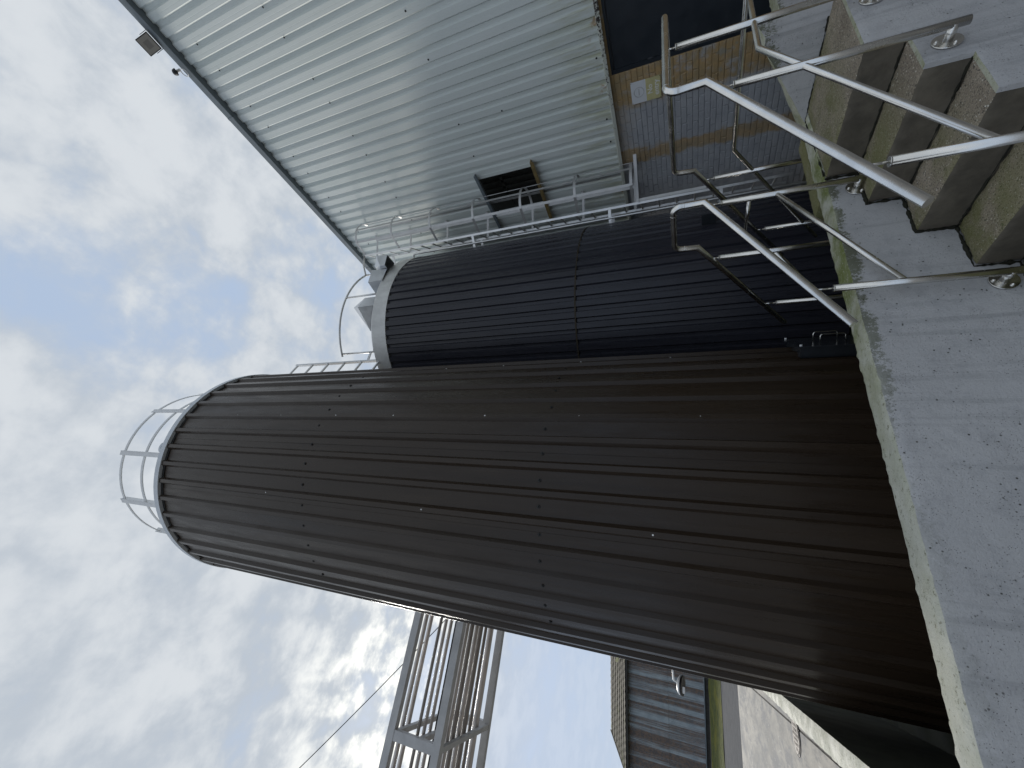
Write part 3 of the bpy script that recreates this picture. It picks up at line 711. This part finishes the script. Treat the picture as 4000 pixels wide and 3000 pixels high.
mb = MB(); mb.obox(l1 - tt * .02 + u * .045 + zt * .13, (u, tt, zt), (.022, .004, .52)); finish('gate_plate', mb, 'galv_rust', lad)
for z in (3.82, 1.13, 6.1, -.6):
    for l in (l1, l2): mb = MB(); mb.bar(l + zt * z, l - u * .28 + zt * z, .05, .012, zt); finish('standoff', mb, 'alu', lad)
for l, e in ((l1, Vector((5.606, 5.029, 0))), (l2, Vector((5.95, 5.33, 0)))):
    mb = MB(); mb.tube([l + zt * 6.57, l * .5 + e * .5 + zt * 6.56, e + zt * 6.45], .019, 10); finish('top_grab_rail', mb, 'alu', lad)
cp = Vector((C2[0], C2[1], 0)) + u * 1.86
cond = MB(); cond.tube(fillet([cp - u * .10 + zt * 5.30, cp + zt * 5.30, cp + zt * -1.85], [0, .06, 0], 4), .022, 10)
tag(finish('drain_pipe', cond, 'alu', sharp=30), 'thin silver pipe running down between navy silo and ladder', 'pipe')
# ladder between the silos
g1 = Vector((3.48, 5.250, 0)); g2 = Vector((3.30, 5.03, 0)); g2 = Vector((math.sin(R(31.3)) * 6.0, math.cos(R(31.3)) * 6.0, 0))
gl = thing('roof_ladder', 'white ladder rising between the two silo tops', 'ladder', (g1.x, g1.y, 5.3))
for g in (g1, g2): mb = MB(); mb.bar(g + zt * 5.2, g + zt * 7.66, .06, .03, (0, 1, 0)); finish('stringer', mb, 'white', gl)
z = 5.42
while z < 7.66: mb = MB(); mb.bar(g1 + zt * z, g2 + zt * z, .03, .03); finish('rung', mb, 'white', gl); z += .44
mb = MB(); mb.bar(g1 + zt * 5.72, Vector((3.70, 5.25, 5.72)), .045, .02); finish('standoff', mb, 'white', gl)

# ------------------------------------------------------------------ warehouse
wh = thing('warehouse', 'pale grey ribbed warehouse over a stained painted brick base', 'building', (XB + 2, 5, G0))
PITCH = .1922; V0 = .355
def clad(ya, yb, z0, z1):
    """wide crests towards the yard, narrow valleys; valleys at V0 + k*PITCH"""
    k0 = int(math.floor((ya - V0) / PITCH)) - 1; line = []
    for k in range(k0, k0 + int((yb - ya) / PITCH) + 4):
        v = V0 + k * PITCH
        line += [(v - .046, 0), (v - .024, 1), (v + .024, 1), (v + .046, 0), (v + PITCH / 2 - .004, 0), (v + PITCH / 2, .05), (v + PITCH / 2 + .004, 0)]
    def at(y):
        for (a, fa), (b, fb) in zip(line, line[1:]):
            if a <= y <= b: return (y, fa + (fb - fa) * (y - a) / max(1e-9, b - a))
    L_ = [at(ya)] + [p for p in line if ya + 1e-4 < p[0] < yb - 1e-4] + [at(yb)]
    mb = MB(); nz_ = max(2, int((z1 - z0) / .8))
    mb.grid([[(6.745 + .031 * f + .0025 * noise.noise(Vector((y * 1.3, (z0 + (z1 - z0) * j / nz_) * .7, 3))), y, z0 + (z1 - z0) * j / nz_) for y, f in L_] for j in range(nz_ + 1)])
    return mb
edges = [V0 + PITCH * (k * 5) for k in range(-2, 11)]
ZF, ZE = .921, 7.40; W0, W1 = 2.405, 3.515
for a, b in zip(edges, edges[1:]):
    cut = abs(a - (V0 + PITCH * 20)) < .01
    if cut:
        finish('cladding_sheet', clad(a, b, ZF, W0), 'wall', wh, sharp=14); finish('cladding_sheet', clad(a, b, W1, ZE), 'wall', wh, sharp=14)
    else: finish('cladding_sheet', clad(a, b, ZF, ZE), 'wall', wh, sharp=14)
YW0, YW1 = V0 + PITCH * 20, V0 + PITCH * 25
# opening in the cladding
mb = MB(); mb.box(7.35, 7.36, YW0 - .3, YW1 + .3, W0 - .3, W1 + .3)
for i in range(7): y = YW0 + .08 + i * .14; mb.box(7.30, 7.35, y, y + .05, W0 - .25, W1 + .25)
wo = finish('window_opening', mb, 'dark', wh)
for n_, (y0, y1, z0, z1, mt) in {'jamb': (YW0 - .05, YW0 + .01, W0, W1, 'wall'), 'jamb2': (YW1 - .01, YW1 + .02, W0, W1, 'wall')}.items():
    mb = MB(); mb.box(6.735, 7.0, y0, y1, z0, z1); finish('jamb', mb, mt, wo)
mb = MB(); mb.box(6.66, 6.80, 4.09, 5.41, 3.512, 3.530); mb.box(6.66, 6.668, 4.09, 5.41, 3.47, 3.512); finish('lintel', mb, 'gutter', wo)
mb = MB(); mb.box(6.66, 6.95, 4.09, 5.41, 2.398, 2.416); mb.box(6.66, 6.668, 4.09, 5.41, 2.35, 2.398); finish('sill', mb, 'ochre', wo)
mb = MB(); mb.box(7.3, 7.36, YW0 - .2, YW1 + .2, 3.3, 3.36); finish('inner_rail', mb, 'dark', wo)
# screws of the cladding
for z, ks in ((5.39, None), (3.385, (3.18, 3.76, 2.2, 1.6)), (1.02, (3.76, 4.13, 4.7, 2.9)), (2.59, (3.18,)), (6.9, None)):
    ys = ks or [.916 + .955 * k + d for k in range(6) for d in (0, .375)]
    for y in ys: share(scr_s, 'screw', wh, (6.744, y, z), (0, R(-90), 0))
# gutter with its brackets
mb = MB(); mb.prism([(6.655, -2.5, 7.462), (6.655, -2.5, 7.345), (6.675, -2.5, 7.335), (6.775, -2.5, 7.335), (6.775, -2.5, 7.345), (6.68, -2.5, 7.345), (6.665, -2.5, 7.355), (6.665, -2.5, 7.462)], (0, 12.0, 0)); gut = finish('gutter', mb, 'gutter', wh)
mb = MB(); mb.box(6.70, 6.93, -2.5, 9.5, 7.402, 7.50); finish('eaves_board', mb, 'black', wh)
mb = MB(); pt = [(6.70, 7.505), (12.8, 8.6), (12.8, 8.5), (6.70, 7.50)]
mb.prism([(x, -2.5, z) for x, z in pt], (0, 12, 0)); finish('roof', mb, 'gutter', wh)
for y in (1.9, 5.75): mb = MB(); mb.box(6.651, 6.78, y - .02, y + .02, 7.331, 7.464); finish('gutter_joint', mb, 'gutter', gut)
# foot flashing
mb = MB(); mb.prism([(6.735, -2.5, .945), (6.72, -2.5, .930), (6.72, -2.5, .885), (6.726, -2.5, .885), (6.726, -2.5, .925), (6.80, -2.5, .925), (6.80, -2.5, .945)], (0, 12, 0)); finish('foot_flashing', mb, 'peel', wh)
# brickwork
bw = finish('brick_wall', MB().box(6.812, 7.1, 3.205, 9.5, G0, .92).box(6.812, 7.1, -2.5, 2.20, G0, .92).box(6.812, 7.1, 2.2, 3.205, .86, .92), 'mortar', wh)
BL, BH = .2433, .0809
def brick_mesh(l, h):
    bm = bmesh.new(); bmesh.ops.create_cube(bm, size=1); bmesh.ops.scale(bm, vec=(.05, l, h), verts=bm.verts)
    es = [e for e in bm.edges if all(v.co.x < 0 for v in e.verts)]; bmesh.ops.bevel(bm, geom=es, offset=.004, segments=1, affect='EDGES')
    me = bpy.data.meshes.new('brick'); bm.to_mesh(me); bm.free(); me.materials.append(MAT['brick']); return me
bms = [brick_mesh(BL - .010 - .004 * i, BH - .0105 - .002 * (i % 2)) for i in range(4)]; half = brick_mesh(BL / 2 - .010, BH - .011)
cnt = 0; rest = MB()
nc = int((.90 - G0) / BH)
for c in range(nc + 1):
    zc = .875 - c * BH
    if zc < G0: break
    y = 3.208
    if c % 2: share(half, 'brick', bw, (6.826 + random.uniform(-.0015, .0015), y + BL / 4, zc)); cnt += 1; y += BL / 2
    while y < 9.4:
        if y < 5.12 and cnt < 298:
            share(random.choice(bms), 'brick', bw, (6.826 + random.uniform(-.002, .002), y + BL / 2 + random.uniform(-.003, .003), zc + random.uniform(-.0015, .0015)), (random.uniform(-.004, .004), 0, random.uniform(-.004, .004))); cnt += 1
        else: rest.box(6.801 + random.uniform(-.002, .002), 6.85, y + .005, y + BL - .005, zc - BH / 2 + .0052, zc + BH / 2 - .0052)
        y += BL
rs = finish('brick_rest', rest, 'brick', bw); rs['kind'] = 'stuff'
# door
dr = finish('door', MB().box(6.835, 6.875, 2.26, 3.150, G0, .818), 'door', wh)
mb = MB(); mb.box(6.806, 6.90, 3.152, 3.203, G0, .858); mb.box(6.806, 6.90, 2.21, 3.152, .822, .858); mb.box(6.806, 6.90, 2.205, 2.258, G0, .822); finish('door_frame', mb, 'door', dr)
for z in (.30, -.6, -1.5): mb = MB(); mb.cyl((6.828, 3.150, z - .06), (6.828, 3.150, z + .06), .011, 10); finish('hinge', mb, 'door', dr)
mb = MB(); mb.box(6.80, 6.836, 2.36, 2.40, -1.0, -.7); finish('handle', mb, 'stainless', dr)
# sign
sg = thing('warning_sign', 'faded white and yellow No entry sign on the stained brick', 'sign', (XB - .012, 3.527, .21))
finish('upper_panel', MB().box(6.786, 6.790, 3.375, 3.680, .4125, .622), 'sign_white', sg)
finish('lower_panel', MB().box(6.786, 6.790, 3.375, 3.680, .209, .4125), 'sign_yellow', sg)
mb = MB(); mb.tube([(6.7858, 3.527 + .068 * math.cos(a), .513 + .068 * math.sin(a)) for a in [2 * math.pi * i / 30 for i in range(30)]], .0035, 5, closed=True); finish('faded_ring', mb, 'sign_ring', sg)
mb = MB(); mb.box(6.7848, 6.7862, 3.482, 3.572, .505, .520); finish('faded_bar', mb, 'sign_ring', sg)
def text(body, size, y, z, mat, parent):
    cu = bpy.data.curves.new('lettering', 'FONT'); cu.body = body; cu.size = size; cu.align_x = 'CENTER'; cu.extrude = .0008; cu.offset = .0018
    t_ = bpy.data.objects.new('lettering', cu); COL.objects.link(t_); bpy.context.view_layer.update()
    me = bpy.data.meshes.new_from_object(t_.evaluated_get(bpy.context.evaluated_depsgraph_get())); bpy.data.objects.remove(t_)
    me.materials.clear(); me.materials.append(MAT[mat])
    # face the yard: text x -> -y, text y -> z
    me.transform(Matrix(((0, 0, -1, 0), (-1, 0, 0, 0), (0, 1, 0, 0), (0, 0, 0, 1))))
    o = link('lettering', me, parent, (6.7850, y, z + EYE)); return o
text('No', .098, 3.527, .325, 'sign_text', sg); text('entry', .098, 3.527, .238, 'sign_text', sg)
for y in (3.385, 3.670):
    for z in (.218, .613): mb = MB(); mb.cyl((6.7855, y, z), (6.783, y, z), .005, 8); finish('fixing_screw', mb, 'iron', sg)
# floodlight
fl = thing('floodlight', 'square black floodlight with grey lens above the gutter', 'floodlight', (6.60, .635, 7.36))
n_ = Vector((-.75, 0, -.66)).normalized(); t2 = Vector((0, 1, 0)); w2 = n_.cross(t2); fc = Vector((6.56, .635, 7.53))
mb = MB(); mb.obox(fc, (t2, w2, n_), (.115, .105, .022)); body = finish('housing', mb, 'black', fl)
mb = MB(); mb.obox(fc + n_ * .0235, (t2, w2, n_), (.104, .094, .003)); finish('lens', mb, 'lens', fl)
mb = MB(); mb.obox(fc + n_ * .0275, (t2, w2, n_), (.05, .045, .002)); finish('led_panel', mb, 'lens2', fl)
mb = MB()
for s_ in (-1, 1): mb.bar(fc + t2 * .128 * s_, fc + t2 * .128 * s_ - n_ * .03 + Vector((.11, 0, -.10)), .03, .006, (1, 0, 0))
mb.bar(fc + t2 * .128 - n_ * .03 + Vector((.11, 0, -.10)), fc - t2 * .128 - n_ * .03 + Vector((.11, 0, -.10)), .03, .006, (1, 0, 0)); finish('bracket', mb, 'black', fl)
# camera on the eave
cc = thing('security_camera', 'small dome security camera with white cable loop on the gutter', 'camera', (6.58, 1.06, 7.4))
mb = MB(); mb.cyl((6.61, 1.05, 7.45), (6.56, 1.04, 7.49), .022, 12); finish('stem', mb, 'white', cc)
mb = MB(); mb.cyl((6.56, 1.04, 7.49), (6.54, 1.035, 7.505), .05, 16); mb.dome((6.54, 1.035, 7.505), .048, .04, (-.75, -.1, .6), 14, 5); finish('dome', mb, 'black', cc)
mb = MB(); mb.tube([(6.60, 1.05 + .05 + .055 * math.cos(a), 7.41 + .05 * math.sin(a)) for a in [R(120) - R(320) * i / 20 for i in range(21)]], .007, 7); finish('cable', mb, 'white', cc)

# ------------------------------------------------------------------ pipe rack behind the silos
YP, YC = 9.5, 11.92; ZA, ZBm = 5.89, 4.765; XR0, XR1 = -10.0, 6.75
pk = thing('pipe_rack', 'grey steel bridge carrying bundles of pipes behind the brown silo', 'pipe rack', (1.2, 10.7, G0))
def ibeam(x0, x1, y, z, w, h, mat, name='chord'):
    mb = MB(); mb.box(x0, x1, y - w / 2, y + w / 2, z + h / 2 - .014, z + h / 2); mb.box(x0, x1, y - w / 2, y + w / 2, z - h / 2, z - h / 2 + .014); mb.box(x0, x1, y - w / 2, y - w / 2 + .012, z - h / 2 + .014, z + h / 2 - .014); finish(name, mb, mat, pk)
for y in (YP, YC):
    for z in (ZA, ZBm): ibeam(XR0, XR1, y, z, .14, .17, 'rack')
for xf in (-3.09, 1.2, -8.3, 5.4):
    for y in (YP, YC): mb = MB(); mb.box(xf - .09, xf + .09, y - .062, y + .062, ZBm + .085, ZA - .085); finish('frame_post', mb, 'rack', pk)
    for z, ya, yb in ((ZA, YP, YC), (ZBm, YP, YC), (5.31, YP, 11.0)): mb = MB(); mb.box(xf - .05, xf + .05, ya + .07, yb - .07, z - .075, z + .02); finish('cross_beam', mb, 'rack', pk)
mb = MB()
for y in (YP, YC): mb.box(1.1, 1.3, y - .1, y + .1, G0, ZBm - .085); mb.box(5.3, 5.5, y - .1, y + .1, G0, ZBm - .085)
finish('column', mb, 'rack', pk)
pipes = [(.598, ZA, .05, 'pipe'), (.584, ZA, .05, 'pipe'), (.556, 5.33, .036, 'pipe_d'), (.542, 5.33, .040, 'pipe'), (.528, 5.33, .040, 'pipe'), (.5155, 5.33, .022, 'black'), (.509, 5.33, .040, 'pipe_d'),
         (.4935, ZBm, .045, 'pipe_d'), (.484, ZBm, .05, 'pipe'), (.472, ZBm, .055, 'pipe_d'), (.460, ZBm, .052, 'pipe'), (.449, ZBm, .055, 'pipe_d'), (.437, ZBm, .040, 'pipe_d'), (.4245, ZBm, .075, 'pipe')]
for kk, zz, r, mt in pipes:
    z = zz + .02 + r; y = z / kk; mb = MB(); mb.cyl((XR0, y, z), (XR1, y, z), r, 12); pp = finish('pipe', mb, mt, pk)
    for xf in (-3.09, 1.2): mb = MB(); mb.box(xf - .03, xf + .03, y - r - .02, y + r + .02, z - r - .018, z - r + .012); finish('pipe_clamp', mb, 'black', pp)
# overhead wire
mb = MB(); a, b = Vector((-22, 25, 30.5)), Vector((9, 25, 4.4)); mb.tube([a + (b - a) * t_ - Vector((0, 0, 1.0 * 4 * t_ * (1 - t_))) + Vector((0, 0, .66)) for t_ in [i / 16 for i in range(17)]], .024, 6)
tag(finish('overhead_wire', mb, 'black'), 'thin dark wire slanting across the sky behind the pipe rack', 'wire')
# dome lamp on a bracket off the silo
lp = thing('yard_lamp', 'round white dome lamp on a bent white bracket beside the brown silo', 'lamp', (-.65, 5.97, .1))
mb = MB(); mb.tube(fillet([(-.36, 5.55, .222), (-.615, 5.965, .216), (-.635, 5.97, .165)], [0, .02, 0], 4), .011, 8); finish('bracket_arm', mb, 'white', lp)
ax = Vector((.05, .22, .97)); lcn = Vector((-.648, 5.965, .137))
mb = MB(); mb.dome(lcn, .098, .045, ax, 24, 6); finish('dome_shade', mb, 'white', lp)
mb = MB(); mb.cyl(lcn - ax * .002, lcn - ax * .022, .099, 24); finish('rim', mb, 'black', lp)
mb = MB(); mb.obox(lcn - ax * .028 + Vector((-.03, -.075, 0)), ((1, 0, 0), (0, 1, -.1), ax), (.03, .012, .012)); finish('driver_box', mb, 'white', lp)

# ------------------------------------------------------------------ blue shed in the distance
Lf = Vector((-10.35, 40.88, 0)); e1 = Vector((.930, -.367, 0)); e2 = Vector((.367, .930, 0)); LEN, DEP = 34, 8
shed = thing('blue_shed', 'long blue corrugated shed streaked with rust beyond the yard', 'building', (Lf.x + 10, Lf.y, zg(40)))
def LP(a, b, z): return Lf + e1 * a + e2 * b + zt * z
ZSB, ZSM, ZSE = -.60, 1.80, 4.75
mb = MB(); mb.prism([LP(0, .06, zg(38) - .3), LP(LEN, .06, zg(38) - .3), LP(LEN, DEP, zg(38) - .3), LP(0, DEP, zg(38) - .3)], zt * (ZSB - zg(38) + .3)); finish('plinth', mb, 'plinth', shed)
def corr(a0, a1, z0, z1, off):
    mb = MB(); n_ = int((a1 - a0) / .0275); mb.grid([[LP(a0 + (a1 - a0) * i / n_, off + .014 * math.sin(2 * math.pi * (a1 - a0) * i / n_ / .11), z) for i in range(n_ + 1)] for z in (z0, z1)], 0, True); return mb
for k in range(26):
    a0 = k * .94
    if a0 > 15: break
    finish('corrugated_sheet', corr(a0, a0 + 1.0, ZSB + .02, ZSM + .1, .004 * (k % 2)), 'blue', shed); finish('corrugated_sheet', corr(a0, a0 + 1.0, ZSM, ZSE, -.02 + .004 * (k % 2)), 'blue', shed)
mb = MB(); mb.prism([LP(15, 0, ZSB), LP(LEN, 0, ZSB), LP(LEN, DEP, ZSB), LP(15, DEP, ZSB)], zt * (ZSE - ZSB)); finish('rear_bay', mb, 'blue', shed)
mb = MB(); mb.prism([LP(0, .05, ZSB), LP(0, DEP, ZSB), LP(0, DEP, ZSE), LP(0, DEP / 2, 6.35), LP(0, .05, ZSE)], e1 * .05); finish('gable_wall', mb, 'blue', shed)
mb = MB(); mb.prism([LP(-.02, -.05, ZSB - .05), LP(LEN, -.05, ZSB - .05), LP(LEN, .05, ZSB - .05), LP(-.02, .05, ZSB - .05)], zt * .06); finish('drip_strip', mb, 'gutter', shed)
rows = []
for b, z in ((-.35, 4.72), (DEP / 2, 6.55), (DEP + .3, 4.72)): rows.append([LP(a, b, z) for a in (-.3, LEN)])
mb = MB(); mb.grid(rows)
n2 = 60
mb2 = MB()
for j in range(8):
    b0 = -.35 + j * (4.35 / 8); b1 = b0 + 4.35 / 8 + .05; z0 = 4.74 + (6.55 - 4.72) * j / 8; z1 = 4.74 + (6.55 - 4.72) * (j + 1) / 8
    mb2.grid([[LP(-.32 + i * .25, b, z + (.03 if i % 2 else 0) + .01 * noise.noise(Vector((i, j, 1)))) for i in range(n2)] for b, z in ((b0, z0 + .06), (b1, z1 + .03))])
rf = finish('roof', mb, 'roof', shed); finish('roof_sheeting', mb2, 'roof', rf)
mb = MB(); mb.bar(LP(-.3, -.42, 4.68), LP(LEN, -.42, 4.68), .16, .13); finish('gutter', mb, 'plinth', shed)
mb = MB(); mb.bar(LP(-.32, -.3, 4.75), LP(-.32, DEP / 2, 6.6), .14, .05); finish('verge_board', mb, 'roof', shed)
mb = MB(); mb.bar(LP(6.6, 1.2, 5.65), LP(8.6, .2, 5.15), .2, .03, (0, 0, 1)); finish('loose_sheet', mb, 'sign_yellow', shed)
